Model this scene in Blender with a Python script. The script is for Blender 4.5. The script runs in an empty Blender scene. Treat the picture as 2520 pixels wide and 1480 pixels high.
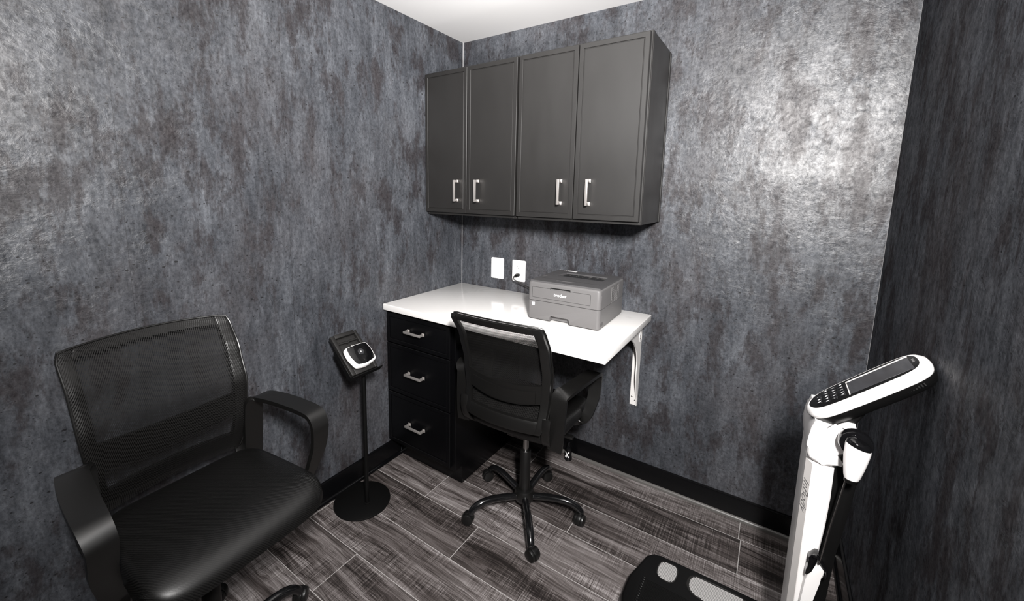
import bpy, bmesh, math, random
from math import sin, cos, pi, radians, sqrt
from mathutils import Vector, Matrix

random.seed(7)
SC = bpy.context.scene
COL = SC.collection

# ------------------------------------------------------------------ camera
def set_camera():
    cx, cy, cz = 1.6842, -2.129, 1.5017
    yaw, pitch, roll = 0.6001, -0.1454, 0.0158
    f, ppx, ppy = 1026.2, 1207.22, 624.55
    fw = Vector((-sin(yaw) * cos(pitch), cos(yaw) * cos(pitch), sin(pitch)))
    r = Vector((cos(yaw), sin(yaw), 0.0))
    u = r.cross(fw)
    r2 = cos(roll) * r + sin(roll) * u
    u2 = -sin(roll) * r + cos(roll) * u
    m = Matrix(((r2.x, u2.x, -fw.x, cx), (r2.y, u2.y, -fw.y, cy), (r2.z, u2.z, -fw.z, cz), (0, 0, 0, 1)))
    cd = bpy.data.cameras.new('camera')
    cd.sensor_fit = 'HORIZONTAL'
    cd.sensor_width = 36.0
    cd.lens = f / 2520.0 * 36.0
    cd.shift_x = (1260.0 - ppx) / 2520.0
    cd.shift_y = (ppy - 740.0) / 2520.0
    cd.clip_start = 0.02
    co = bpy.data.objects.new('camera', cd)
    co.matrix_world = m
    COL.objects.link(co)
    SC.camera = co
set_camera()

# ------------------------------------------------------------------ world, lights, exposure
SC.view_settings.view_transform = 'Standard'
SC.view_settings.look = 'None'
SC.view_settings.gamma = 1.0
SC.view_settings.use_curve_mapping = False
SC.view_settings.exposure = 0.0
SC.cycles.max_bounces = 7
W = bpy.data.worlds.new('world')
SC.world = W
W.use_nodes = True
W.node_tree.nodes['Background'].inputs[0].default_value = (0.5, 0.55, 0.65, 1)
W.node_tree.nodes['Background'].inputs[1].default_value = 0.02

def area(name, loc, target, size, power, color=(1, 1, 1), spread=180, size_y=None):
    ld = bpy.data.lights.new(name, 'AREA')
    ld.energy = power
    ld.color = color
    ld.shape = 'RECTANGLE' if size_y else 'DISK'
    ld.size = size
    if size_y: ld.size_y = size_y
    ld.spread = radians(spread)
    o = bpy.data.objects.new(name, ld)
    o.location = loc
    d = Vector(target) - Vector(loc)
    o.rotation_euler = d.to_track_quat('-Z', 'Y').to_euler()
    COL.objects.link(o)
    return o
# photographer's soft light above the camera, angled away from the near wall, and a flash head bounced off the ceiling
area('softbox_light', (1.945, -2.20, 1.99), (0.62, -0.25, 1.62), 0.12, 82, (1.0, 0.98, 0.965), 132, 0.32)
area('ceiling_bounce_flash', (1.15, -1.55, 1.50), (0.72, -0.68, 2.40), 0.20, 10.5, (1.0, 0.985, 0.975), 85)

# ------------------------------------------------------------------ materials
class NT:
    def __init__(s, name):
        s.m = bpy.data.materials.new(name)
        s.m.use_nodes = True
        s.t = s.m.node_tree
        s.n = s.t.nodes
        s.b = s.n['Principled BSDF']
        s.out = s.n['Material Output']
    def node(s, typ, **kw):
        n = s.n.new(typ)
        for k, v in kw.items():
            if k.startswith('_'):
                setattr(n, k[1:], v)
            elif k.startswith('i') and k[1:].isdigit():
                s.put(n.inputs[int(k[1:])], v)
            else:
                s.put(n.inputs[k.replace('__', ' ')], v)
        return n
    def put(s, sock, v):
        if isinstance(v, bpy.types.NodeSocket):
            s.t.links.new(v, sock)
        elif isinstance(v, bpy.types.Node):
            s.t.links.new(v.outputs[0], sock)
        else:
            sock.default_value = v
    def math(s, op, a, b=None, c=None, clamp=False):
        n = s.n.new('ShaderNodeMath')
        n.operation = op
        n.use_clamp = clamp
        s.put(n.inputs[0], a)
        if b is not None: s.put(n.inputs[1], b)
        if c is not None: s.put(n.inputs[2], c)
        return n.outputs[0]
    def mix(s, fac, a, b, mode='MIX'):
        n = s.n.new('ShaderNodeMix')
        n.data_type = 'RGBA'
        n.blend_type = mode
        s.put(n.inputs[0], fac)
        s.put(n.inputs[6], a if not isinstance(a, tuple) else (*a, 1) if len(a) == 3 else a)
        s.put(n.inputs[7], b if not isinstance(b, tuple) else (*b, 1) if len(b) == 3 else b)
        return n.outputs[2]
    def ramp(s, fac, stops, interp='LINEAR'):
        n = s.n.new('ShaderNodeValToRGB')
        n.color_ramp.interpolation = interp
        el = n.color_ramp.elements
        while len(el) < len(stops): el.new(0.5)
        for e, (p, c) in zip(el, stops):
            e.position = p
            e.color = (c, c, c, 1) if isinstance(c, (int, float)) else (*c, 1)
        s.put(n.inputs[0], fac)
        return n.outputs[0]
    def mapping(s, vec, scale=(1, 1, 1), loc=(0, 0, 0), rot=(0, 0, 0)):
        n = s.n.new('ShaderNodeMapping')
        s.put(n.inputs[0], vec)
        n.inputs[1].default_value = loc
        n.inputs[2].default_value = rot
        n.inputs[3].default_value = scale
        return n.outputs[0]
    def noise(s, vec, scale, detail=4, rough=0.55, dist=0.0):
        n = s.n.new('ShaderNodeTexNoise')
        s.put(n.inputs['Vector'], vec)
        n.inputs['Scale'].default_value = scale
        n.inputs['Detail'].default_value = detail
        n.inputs['Roughness'].default_value = rough
        n.inputs['Distortion'].default_value = dist
        return n.outputs[0]
    def bump(s, h, strength=0.3, dist=0.002, normal=None):
        n = s.n.new('ShaderNodeBump')
        n.inputs['Strength'].default_value = strength
        n.inputs['Distance'].default_value = dist
        s.put(n.inputs['Height'], h)
        if normal is not None: s.put(n.inputs['Normal'], normal)
        return n.outputs[0]
    def set(s, **kw):
        for k, v in kw.items():
            if isinstance(v, tuple) and len(v) == 3: v = (*v, 1)
            s.put(s.b.inputs[k.replace('__', ' ')], v)
        return s

def simple(name, col, rough=0.4, metal=0.0, spec=0.5, grain=0.0, gscale=400, coat=0.0):
    t = NT(name)
    t.set(Base__Color=col, Roughness=rough, Metallic=metal)
    t.b.inputs['Specular IOR Level'].default_value = spec
    if coat: t.b.inputs['Coat Weight'].default_value = coat
    tc = t.n.new('ShaderNodeTexCoord')
    nz = t.noise(tc.outputs['Object'], 9.0, 4)
    t.put(t.b.inputs['Roughness'], t.math('MULTIPLY_ADD', nz, 0.10 * rough, rough * 0.95))
    if grain:
        g = t.noise(tc.outputs['Object'], gscale, 2)
        t.put(t.b.inputs['Normal'], t.bump(g, grain, 0.0004))
    return t.m

def wallpaper(name, seam_axis=None, seams=()):
    t = NT(name)
    pos = t.n.new('ShaderNodeNewGeometry').outputs['Position']
    st = t.mapping(pos, (1, 1, 0.42))
    st2 = t.mapping(pos, (1, 1, 0.16))
    warp = t.noise(pos, 3.0, 3)
    big = t.noise(st, 5.2, 8, 0.68, 0.2)
    mid = t.noise(t.mapping(pos, (1, 1, 0.24)), 24.0, 5, 0.72)
    fine = t.noise(t.mapping(pos, (1, 1, 0.6)), 85.0, 4, 0.78)
    streak = t.noise(t.mapping(pos, (1, 1, 0.04)), 150.0, 3, 0.6)
    tone = t.math('ADD', t.math('MULTIPLY', big, 0.5), t.math('MULTIPLY', mid, 0.5))
    c1 = t.ramp(tone, [(0.36, (0.024, 0.026, 0.031)), (0.50, (0.054, 0.058, 0.067)), (0.64, (0.100, 0.106, 0.119))])
    stain = t.noise(t.mapping(pos, (1, 1, 0.42), loc=(3.1, 7.7, 1.3)), 9.5, 7, 0.74, 0.15)
    smask = t.ramp(stain, [(0.495, 0.0), (0.57, 0.66), (0.69, 0.95)])
    c2 = t.mix(smask, c1, (0.023, 0.0192, 0.0205))
    warm = t.ramp(t.noise(t.mapping(pos, (1, 1, 0.5), loc=(9, 2, 4)), 3.4, 5), [(0.47, 0.0), (0.7, 0.45)])
    c2 = t.mix(warm, c2, (0.062, 0.057, 0.060))
    gr = t.math('MULTIPLY_ADD', fine, 2.2, -0.10)
    gr2 = t.math('MULTIPLY_ADD', streak, 0.35, 0.825)
    c3 = t.mix(1.0, c2, t.math('MULTIPLY', gr, gr2), 'MULTIPLY')
    # pits in the printed concrete
    def pits(scale, size, lo, hi, off):
        v = t.n.new('ShaderNodeTexVoronoi')
        t.put(v.inputs['Vector'], t.mapping(pos, (1, 1, 1.5), loc=off))
        v.inputs['Scale'].default_value = scale
        v.inputs['Randomness'].default_value = 1.0
        rnd = t.math('GREATER_THAN', t.n.new('ShaderNodeSeparateColor').outputs[0], 0.5)
        sep = rnd.node.inputs[0].links[0].from_node
        t.put(sep.inputs[0], v.outputs['Color'])
        rnd.node.inputs[1].default_value = lo
        d = t.math('ADD', v.outputs['Distance'], t.math('MULTIPLY', fine, 0.10))
        m = t.math('LESS_THAN', d, size)
        return t.math('MULTIPLY', t.math('MULTIPLY', m, rnd), hi)
    p = t.math('MAXIMUM', pits(34, 0.170, 0.40, 0.85, (0, 0, 0)), pits(15, 0.130, 0.50, 0.85, (5, 3, 2)))
    p = t.math('MAXIMUM', p, pits(75, 0.21, 0.30, 0.7, (1, 8, 2)))
    c4 = t.mix(p, c3, (0.010, 0.0095, 0.0105))
    # butt seams between the paper strips
    if seam_axis is not None:
        sx = t.n.new('ShaderNodeSeparateXYZ')
        t.put(sx.inputs[0], pos)
        for s_ in seams:
            d = t.math('ABSOLUTE', t.math('SUBTRACT', sx.outputs[seam_axis], s_))
            c4 = t.mix(t.math('MULTIPLY', t.math('LESS_THAN', d, 0.0011), 0.55), c4, (0.02, 0.02, 0.022))
    cr = t.noise(t.mapping(pos, (1, 1, 1.25)), 30.0, 6, 0.72, 0.9)
    ridg = t.math('ABSOLUTE', t.math('SUBTRACT', t.noise(t.mapping(pos, (1, 1, 1.6)), 20.0, 4, 0.62, 0.7), 0.5))
    patch = t.ramp(t.noise(pos, 7.0, 4), [(0.40, 0.20), (0.62, 1.0)])
    h = t.math('MULTIPLY', t.math('SUBTRACT', cr, t.math('MULTIPLY', ridg, 1.2)), patch)
    # matt print with a thin even lacquer: a diffuse layer plus a weak rough gloss
    nrm = t.bump(h, 0.44, 0.0042)
    df = t.n.new('ShaderNodeBsdfDiffuse'); t.put(df.inputs['Color'], c4); t.put(df.inputs['Normal'], nrm)
    gl = t.n.new('ShaderNodeBsdfGlossy'); t.put(gl.inputs['Color'], t.mix(t.math('MULTIPLY', smask, 0.48), t.ramp(t.math('ADD', t.math('MULTIPLY', cr, 0.55), t.math('MULTIPLY', fine, 0.45)), [(0.38, (0.30, 0.295, 0.29)), (0.60, (1.0, 0.985, 0.975))]), (0.12, 0.11, 0.115)))
    t.put(gl.inputs['Roughness'], t.math('MULTIPLY_ADD', stain, 0.14, 0.335)); t.put(gl.inputs['Normal'], nrm)
    mx = t.n.new('ShaderNodeMixShader')
    mx.inputs[0].default_value = 0.062
    t.put(mx.inputs[1], df.outputs[0]); t.put(mx.inputs[2], gl.outputs[0])
    t.t.links.new(mx.outputs[0], t.out.inputs[0])
    t.n.remove(t.b)
    return t.m

def plank_material():
    t = NT('wood_look_plank')
    at = t.n.new('ShaderNodeAttribute'); at.attribute_name = 'plank_tone'
    uv = t.n.new('ShaderNodeUVMap'); uv.uv_map = 'UVMap'
    u = uv.outputs[0]
    w = t.noise(t.mapping(u, (1.1, 6, 1)), 1.5, 3)
    disp = t.n.new('ShaderNodeCombineXYZ')
    t.put(disp.inputs[1], t.math('MULTIPLY', t.math('SUBTRACT', w, 0.5), 0.10))
    add = t.n.new('ShaderNodeVectorMath'); add.operation = 'ADD'
    t.put(add.inputs[0], u); t.put(add.inputs[1], disp.outputs[0])
    v = add.outputs[0]
    grain = t.noise(t.mapping(v, (0.75, 17, 1)), 2.6, 8, 0.68)
    broad = t.noise(t.mapping(v, (0.6, 7, 1), loc=(4, 2, 0)), 1.7, 4, 0.55)
    hair = t.noise(t.mapping(v, (2.5, 150, 1)), 2.0, 4, 0.6)
    saw = t.noise(t.mapping(u, (260, 5, 1)), 1.0, 3, 0.65)
    weave = t.noise(t.mapping(u, (12, 330, 1)), 1.0, 3, 0.6)
    patch = t.ramp(t.noise(t.mapping(u, (2.2, 4.5, 1), loc=(1, 7, 0)), 1.6, 3), [(0.40, 0.15), (0.56, 1.0)])
    tone = t.math('ADD', t.math('MULTIPLY', grain, 0.55), t.math('MULTIPLY', broad, 0.45))
    tone = t.math('ADD', tone, t.math('MULTIPLY', t.math('SUBTRACT', hair, 0.5), 0.28))
    tone = t.math('ADD', tone, t.math('MULTIPLY', t.math('SUBTRACT', at.outputs['Fac'], 0.5), 0.10))
    cross = t.math('MULTIPLY', t.math('ADD', t.math('SUBTRACT', saw, 0.5), t.math('SUBTRACT', weave, 0.5)), patch)
    tone = t.math('ADD', tone, t.math('MULTIPLY', cross, 0.50))
    c = t.ramp(tone, [(0.38, (0.014, 0.011, 0.010)), (0.47, (0.066, 0.055, 0.052)), (0.57, (0.175, 0.155, 0.151)), (0.71, (0.43, 0.40, 0.395))])
    t.put(t.b.inputs['Base Color'], c)
    t.put(t.b.inputs['Roughness'], t.math('MULTIPLY_ADD', tone, -0.15, 0.56))
    t.b.inputs['Specular IOR Level'].default_value = 0.4
    t.put(t.b.inputs['Normal'], t.bump(tone, 0.25, 0.0015))
    return t.m

def quartz():
    t = NT('white_quartz')
    pos = t.n.new('ShaderNodeTexCoord').outputs['Object']
    a = t.noise(pos, 2.2, 5, 0.55, 1.3)
    vein = t.math('ABSOLUTE', t.math('SUBTRACT', a, 0.5))
    vm = t.ramp(vein, [(0.0, 0.55), (0.012, 0.0)])
    gate = t.ramp(t.noise(pos, 3.0, 2), [(0.52, 0.0), (0.66, 1.0)])
    vm = t.math('MULTIPLY', vm, gate)
    base = t.mix(t.noise(pos, 6, 4), (0.82, 0.80, 0.78), (0.88, 0.865, 0.85))
    t.put(t.b.inputs['Base Color'], t.mix(vm, base, (0.55, 0.53, 0.51)))
    t.set(Roughness=0.13)
    return t.m

def holes_fabric(name, pitch=0.0052, thr=0.30, holes=True, col=(0.016, 0.0155, 0.0155), rough=0.55):
    """woven mesh: rows of small oblong holes, laid out in the UVs (metres)"""
    t = NT(name)
    uv = t.n.new('ShaderNodeUVMap'); uv.uv_map = 'UVMap'
    s = t.n.new('ShaderNodeSeparateXYZ'); t.put(s.inputs[0], uv.outputs[0])
    k = 2 * pi / pitch
    a = t.math('MULTIPLY', t.math('ADD', s.outputs[0], t.math('MULTIPLY', s.outputs[1], 0.62)), k)
    b = t.math('MULTIPLY', t.math('SUBTRACT', s.outputs[1], t.math('MULTIPLY', s.outputs[0], 0.35)), k * 0.72)
    h = t.math('MULTIPLY_ADD', t.math('COSINE', a), 1.0, t.math('MULTIPLY', t.math('COSINE', b), 0.45))
    m = t.ramp(t.math('MULTIPLY_ADD', h, 0.5, 0.5), [(thr + 0.20, 0.0), (thr + 0.30, 1.0)])
    t.set(Base__Color=t.mix(m, col, tuple(c * 0.15 for c in col)))
    t.set(Roughness=rough)
    t.b.inputs['Specular IOR Level'].default_value = 0.25 if holes else 0.45
    t.put(t.b.inputs['Normal'], t.bump(t.math('SUBTRACT', 1.0, m), 0.6, 0.0012))
    if holes:
        tr = t.n.new('ShaderNodeBsdfTransparent')
        mx = t.n.new('ShaderNodeMixShader')
        t.put(mx.inputs[0], m)
        t.put(mx.inputs[1], t.b.outputs[0])
        t.put(mx.inputs[2], tr.outputs[0])
        t.t.links.new(mx.outputs[0], t.out.inputs[0])
    return t.m

def ceiling_paint():
    t = NT('ceiling_paint')
    pos = t.n.new('ShaderNodeTexCoord').outputs['Object']
    t.put(t.b.inputs['Base Color'], t.mix(t.noise(pos, 1.4, 3), (0.71, 0.695, 0.68), (0.725, 0.715, 0.715)))
    t.set(Roughness=0.8)
    t.put(t.b.inputs['Normal'], t.bump(t.noise(pos, 300, 2), 0.1, 0.0006))
    return t.m

def cabinet_paint(name, col, rough):
    t = NT(name)
    pos = t.n.new('ShaderNodeTexCoord').outputs['Object']
    n = t.noise(pos, 5, 5, 0.6)
    t.put(t.b.inputs['Base Color'], t.mix(n, tuple(c * 0.9 for c in col), tuple(c * 1.1 for c in col)))
    t.put(t.b.inputs['Roughness'], t.math('MULTIPLY_ADD', t.noise(t.mapping(pos, (1, 1, 0.3)), 14, 5), 0.12, rough - 0.06))
    t.b.inputs['Specular IOR Level'].default_value = 0.62 if rough > 0.4 else 0.30
    t.put(t.b.inputs['Normal'], t.bump(t.noise(pos, 90, 3), 0.06, 0.0006))
    return t.m

M = {
    'wall_left': wallpaper('concrete_wallpaper_left', 1, (-1.165, -0.63, -1.70, -2.24)),
    'wall_back': wallpaper('concrete_wallpaper_back', 0, (0.94,)),
    'wall_right': wallpaper('concrete_wallpaper_right', 1, (-0.24, -0.78, -1.32)),
    'wall_front': wallpaper('concrete_wallpaper_front'),
    'ceiling': ceiling_paint(),
    'plank': plank_material(),
    'grout': simple('floor_grout', (0.42, 0.40, 0.39), 0.8),
    'base_black': simple('black_baseboard_paint', (0.0022, 0.0022, 0.0026), 0.26, spec=0.3),
    'shoe': simple('shoe_baked_highlight', (0.10, 0.095, 0.09), 0.35),  # lighter grey puts the flash's gloss reflection into the black moulding's colour
    'paper_edge': simple('wallpaper_edge', (0.26, 0.255, 0.26), 0.6),
    'cab_upper': cabinet_paint('upper_cabinet_paint', (0.009, 0.0082, 0.0076), 0.50),
    'cab_base': cabinet_paint('base_cabinet_paint', (0.0016, 0.0016, 0.0020), 0.32),
    'gap': simple('dark_gap', (0.004, 0.004, 0.004), 0.8),
    'nickel': simple('brushed_nickel', (0.62, 0.585, 0.56), 0.36, 0.78),
    'quartz': quartz(),
    'white_metal': simple('white_powder_coat', (0.74, 0.72, 0.70), 0.38),
    'screw': simple('zinc_screw', (0.35, 0.34, 0.33), 0.35, 1.0),
    'printer': simple('printer_grey_plastic', (0.122, 0.118, 0.118), 0.48, grain=0.12, gscale=900),
    'printer_top': simple('printer_top_plastic', (0.066, 0.064, 0.066), 0.52, grain=0.12, gscale=900),
    'printer_dark': simple('printer_dark_slot', (0.012, 0.012, 0.012), 0.35),
    'white_print': simple('white_print', (0.86, 0.85, 0.85), 0.5),
    'grey_print': simple('grey_print', (0.16, 0.155, 0.155), 0.5),
    'dark_print': simple('dark_print', (0.05, 0.05, 0.055), 0.5),
    'white_plastic': simple('white_gloss_plastic', (0.86, 0.84, 0.83), 0.28),
    'pale_plastic': simple('pale_grey_face', (0.74, 0.71, 0.69), 0.4),
    'outlet': simple('outlet_plastic', (0.90, 0.89, 0.89), 0.3),
    'black_plastic': simple('black_plastic', (0.0035, 0.0034, 0.0034), 0.38, spec=0.3, grain=0.10, gscale=700),
    'black_matte': simple('black_matte_paint', (0.004, 0.004, 0.004), 0.5),
    'black_gloss': simple('black_gloss', (0.004, 0.004, 0.0045), 0.07),
    'chair_plastic': simple('chair_black_plastic', (0.0042, 0.0040, 0.0038), 0.36, spec=0.62, grain=0.12, gscale=600),
    'chair_gloss': simple('chair_base_enamel', (0.006, 0.006, 0.0065), 0.16, coat=0.3),
    'chrome': simple('grey_steel', (0.45, 0.44, 0.43), 0.25, 1.0),
    'caster': simple('caster_nylon', (0.006, 0.0058, 0.0056), 0.36),
    'mesh': holes_fabric('backrest_mesh', 0.0056, 0.385, True, (0.007, 0.0066, 0.0063)),
    'seat': holes_fabric('seat_mesh_fabric', 0.0062, 0.30, False, (0.0045, 0.0043, 0.0041), 0.40),
    'screen': simple('display_glass', (0.034, 0.034, 0.037), 0.07, spec=1.0),
    'steel_pad': simple('ribbed_steel', (0.84, 0.82, 0.81), 0.32, 0.6),
    'cord': simple('black_cord', (0.012, 0.011, 0.010), 0.3),
    'stand': simple('stand_black_steel', (0.0022, 0.0022, 0.0022), 0.5, spec=0.22),
    'frame_grey': simple('charcoal_housing', (0.011, 0.0103, 0.0098), 0.5),
}

# ------------------------------------------------------------------ mesh helpers
def add_box(bm, x0, x1, y0, y1, z0, z1, bev=0.0, seg=2, mat=None):
    g = bmesh.ops.create_cube(bm, size=1.0)
    vs = g['verts']
    for v in vs:
        v.co = Vector((x0 + (v.co.x + .5) * (x1 - x0), y0 + (v.co.y + .5) * (y1 - y0), z0 + (v.co.z + .5) * (z1 - z0)))
    if bev > 0:
        es = list({e for v in vs for e in v.link_edges})
        r = bmesh.ops.bevel(bm, geom=es, offset=bev, segments=seg, profile=0.5, affect='EDGES')
        vs = [v for v in r['verts']] + [v for v in vs if v.is_valid]
    if mat is not None:
        for v in set(vs):
            if v.is_valid: v.co = mat @ v.co
    return vs

def add_loft(bm, rings, cap0=True, cap1=True, closed=True):
    """rings: list of lists of points with equal counts"""
    vr = [[bm.verts.new(p) for p in r] for r in rings]
    n = len(vr[0])
    for a, b in zip(vr, vr[1:]):
        for i in range(n if closed else n - 1):
            j = (i + 1) % n
            try: bm.faces.new((a[i], a[j], b[j], b[i]))
            except ValueError: pass
    if cap0: bm.faces.new(list(reversed(vr[0])))
    if cap1: bm.faces.new(vr[-1])
    return vr

def add_prism(bm, poly, fn, d0, d1, bev=0.0, seg=2):
    """poly in 2D, fn(a, b, d) -> 3D point"""
    a = [bm.verts.new(fn(p[0], p[1], d0)) for p in poly]
    b = [bm.verts.new(fn(p[0], p[1], d1)) for p in poly]
    n = len(poly)
    fs = [bm.faces.new(a), bm.faces.new(list(reversed(b)))]
    for i in range(n):
        j = (i + 1) % n
        fs.append(bm.faces.new((a[j], a[i], b[i], b[j])))
    if bev > 0:
        es = list({e for f in fs[:2] for e in f.edges})
        bmesh.ops.bevel(bm, geom=es, offset=bev, segments=seg, profile=0.5, affect='EDGES', clamp_overlap=True)

XZ = lambda a, b, d: Vector((a, d, b))
YZ = lambda a, b, d: Vector((d, a, b))
XY = lambda a, b, d: Vector((a, b, d))

def chaikin(pts, it=2, closed=True):
    for _ in range(it):
        out = []
        n = len(pts)
        for i in range(n if closed else n - 1):
            p, q = Vector(pts[i]), Vector(pts[(i + 1) % n])
            out += [p * .75 + q * .25, p * .25 + q * .75]
        if not closed: out = [Vector(pts[0])] + out + [Vector(pts[-1])]
        pts = out
    return [Vector(p) for p in pts]

def rrect(w, h, r, n=5, cx=0, cy=0):
    out = []
    for k, (sx, sy) in enumerate(((1, 1), (-1, 1), (-1, -1), (1, -1))):
        for i in range(n + 1):
            a = pi / 2 * (k + i / n)
            out.append((cx + sx * (w / 2 - r) + r * cos(a), cy + sy * (h / 2 - r) + r * sin(a)))
    return out

def catmull(pts, sub=6):
    pts = [Vector(p) for p in pts]
    out = []
    n = len(pts)
    for i in range(n - 1):
        p0, p1, p2, p3 = pts[max(i - 1, 0)], pts[i], pts[i + 1], pts[min(i + 2, n - 1)]
        for k in range(sub):
            t = k / sub
            out.append(0.5 * ((2 * p1) + (p2 - p0) * t + (2 * p0 - 5 * p1 + 4 * p2 - p3) * t * t + (3 * p1 - p0 - 3 * p2 + p3) * t ** 3))
    out.append(pts[-1])
    return out

def add_sweep(bm, pts, prof, side=None, scales=None, cap=True):
    """prof: list of (a, b): a along side vector, b along the other normal"""
    rings = []
    n = len(pts)
    prev = None
    for i, p in enumerate(pts):
        t = (pts[min(i + 1, n - 1)] - pts[max(i - 1, 0)]).normalized()
        if side is not None:
            sv = Vector(side[i] if isinstance(side, list) else side)
            sv = (sv - t * sv.dot(t)).normalized()
        elif prev is None:
            sv = t.orthogonal().normalized()
        else:
            sv = (prev - t * prev.dot(t)).normalized()
        prev = sv
        nv = t.cross(sv)
        sa, sb = scales[i] if scales else (1, 1)
        rings.append([p + sv * (a * sa) + nv * (b * sb) for a, b in prof])
    add_loft(bm, rings, cap, cap)

def circ(r, n=12):
    return [(r * cos(2 * pi * i / n), r * sin(2 * pi * i / n)) for i in range(n)]

def add_tube(bm, pts, r, n=12, sub=6, smooth=True, scales=None):
    p = catmull(pts, sub) if smooth else [Vector(q) for q in pts]
    add_sweep(bm, p, circ(r, n), scales=scales)

def add_lathe(bm, prof, seg=32, mat=None, cap=True):
    """prof: (r, z)"""
    rings = [[Vector((r * cos(2 * pi * i / seg), r * sin(2 * pi * i / seg), z)) for i in range(seg)] for r, z in prof]
    if mat is not None: rings = [[mat @ v for v in r] for r in rings]
    add_loft(bm, rings, cap, cap)

def add_grid(bm, fn, nu, nv, uv=None):
    vs = [[bm.verts.new(fn(i / nu, j / nv)) for j in range(nv + 1)] for i in range(nu + 1)]
    lay = bm.loops.layers.uv.new('UVMap') if uv else None
    for i in range(nu):
        for j in range(nv):
            idx = ((i, j), (i + 1, j), (i + 1, j + 1), (i, j + 1))
            f = bm.faces.new([vs[a][b] for a, b in idx])
            if lay:
                for l, (a, b) in zip(f.loops, idx): l[lay].uv = uv(a / nu, b / nv)
    return vs

def new(): return bmesh.new()

def obj(name, bm, mat, parent=None, smooth=True, angle=38, recalc=True, label=None):
    if recalc: bmesh.ops.recalc_face_normals(bm, faces=bm.faces)
    me = bpy.data.meshes.new(name)
    bm.to_mesh(me)
    bm.free()
    for m in (mat if isinstance(mat, (list, tuple)) else [mat]):
        me.materials.append(M[m])
    if smooth:
        me.shade_smooth()
        me.set_sharp_from_angle(angle=radians(angle))
    o = bpy.data.objects.new(name, me)
    COL.objects.link(o)
    if parent is not None: o.parent = parent
    if label: o['label'] = label
    return o

def tag(o, label, cat, group=None):
    o['label'] = label
    o['category'] = cat
    if group: o['group'] = group
    return o

def thing(name, label, cat, loc=(0, 0, 0), rz=0.0, group=None):
    o = bpy.data.objects.new(name, None)
    o.empty_display_size = 0.05
    o.location = loc
    o.rotation_euler = (0, 0, rz)
    COL.objects.link(o)
    return tag(o, label, cat, group)

def struct(name, bm, mat, parent=None, **kw):
    o = obj(name, bm, mat, parent, **kw)
    if parent is None: o['kind'] = 'structure'
    return o

def lettering(name, text, size, mat, matrix, parent, italic=0.0, bold=0.0, spacing=1.0, extrude=0.0002):
    c = bpy.data.curves.new(name, 'FONT')
    c.body = text
    c.size = size
    c.shear = italic
    c.offset = bold
    c.space_character = spacing
    c.extrude = extrude
    c.align_x = 'CENTER'
    c.align_y = 'CENTER'
    tmp = bpy.data.objects.new('tmp', c)
    COL.objects.link(tmp)
    bpy.context.view_layer.update()
    dg = bpy.context.evaluated_depsgraph_get()
    me = bpy.data.meshes.new_from_object(tmp.evaluated_get(dg))
    bpy.data.objects.remove(tmp)
    bpy.data.curves.remove(c)
    me.transform(matrix)
    me.materials.clear()
    me.materials.append(M[mat])
    o = bpy.data.objects.new(name, me)
    COL.objects.link(o)
    o.parent = parent
    return o

def frame(o, x, y, z):
    x, y, z = Vector(x).normalized(), Vector(y).normalized(), Vector(z).normalized()
    return Matrix(((x.x, y.x, z.x, o[0]), (x.y, y.y, z.y, o[1]), (x.z, y.z, z.z, o[2]), (0, 0, 0, 1)))

# ------------------------------------------------------------------ room shell
H, RW, YF = 2.404, 2.030, -3.35
T = 0.08
bm = new(); add_box(bm, -T, 0, YF - T, T, -0.02, H); struct('wall_left', bm, 'wall_left', smooth=False)
bm = new(); add_box(bm, 0, RW, 0, T, -0.02, H); struct('wall_back', bm, 'wall_back', smooth=False)
bm = new(); add_box(bm, RW, RW + T, YF - T, T, -0.02, H); struct('wall_right', bm, 'wall_right', smooth=False)
bm = new(); add_box(bm, 0, RW, YF - T, YF, -0.02, H); struct('wall_front', bm, 'wall_front', smooth=False)
bm = new(); add_box(bm, -T, RW + T, YF - T, T, H, H + T); struct('ceiling', bm, 'ceiling', smooth=False)

# floor: grout bed with one bevelled face per plank
def make_floor():
    bm = new()
    uvl = bm.loops.layers.uv.new('UVMap')
    ton = bm.faces.layers.float.new('plank_tone')
    add_box(bm, -T, RW + T, YF - T, T, -0.06, -0.0004)
    for f in bm.faces: f.material_index = 1
    g = 0.0021
    row_w, length = 0.2045, 1.016
    y_top = -0.139 + row_w
    joints = {0: 0.66, 1: 0.665, 2: 1.04, 3: 0.37, 4: 0.70, 5: 0.032}
    k = 0
    y1 = y_top
    while y1 > YF:
        y0 = y1 - row_w
        j = joints.get(k, (k * 0.3387 + 0.37) % length)
        if k == 1: j = 0.669
        x = j - 2 * length
        while x < RW:
            x0, x1 = max(x + g, -0.0), min(x + length - g, RW)
            a, b = max(y0 + g, YF), min(y1 - g, 0.0)
            if x1 > x0 and b > a:
                n0 = len(bm.verts)
                r1, r2 = random.random(), random.random()
                vs = [bm.verts.new(p) for p in ((x0, a, 0), (x1, a, 0), (x1, b, 0), (x0, b, 0))]
                lo = [bm.verts.new((v.co.x + (-.0008 if i in (0, 3) else .0008), v.co.y + (-.0008 if i < 2 else .0008), -0.0005)) for i, v in enumerate(vs)]
                fs = [bm.faces.new(vs)]
                for i in range(4):
                    q = (i + 1) % 4
                    fs.append(bm.faces.new((lo[i], lo[q], vs[q], vs[i])))
                for f in fs:
                    f[ton] = r1
                    f.material_index = 0
                    for l in f.loops: l[uvl].uv = (l.vert.co.x + r1 * 37.0, l.vert.co.y + r2 * 23.0)
            x += length
        y1 = y0
        k += 1
    return bm
struct('floor', make_floor(), ['plank', 'grout'], smooth=False, recalc=False)

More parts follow.
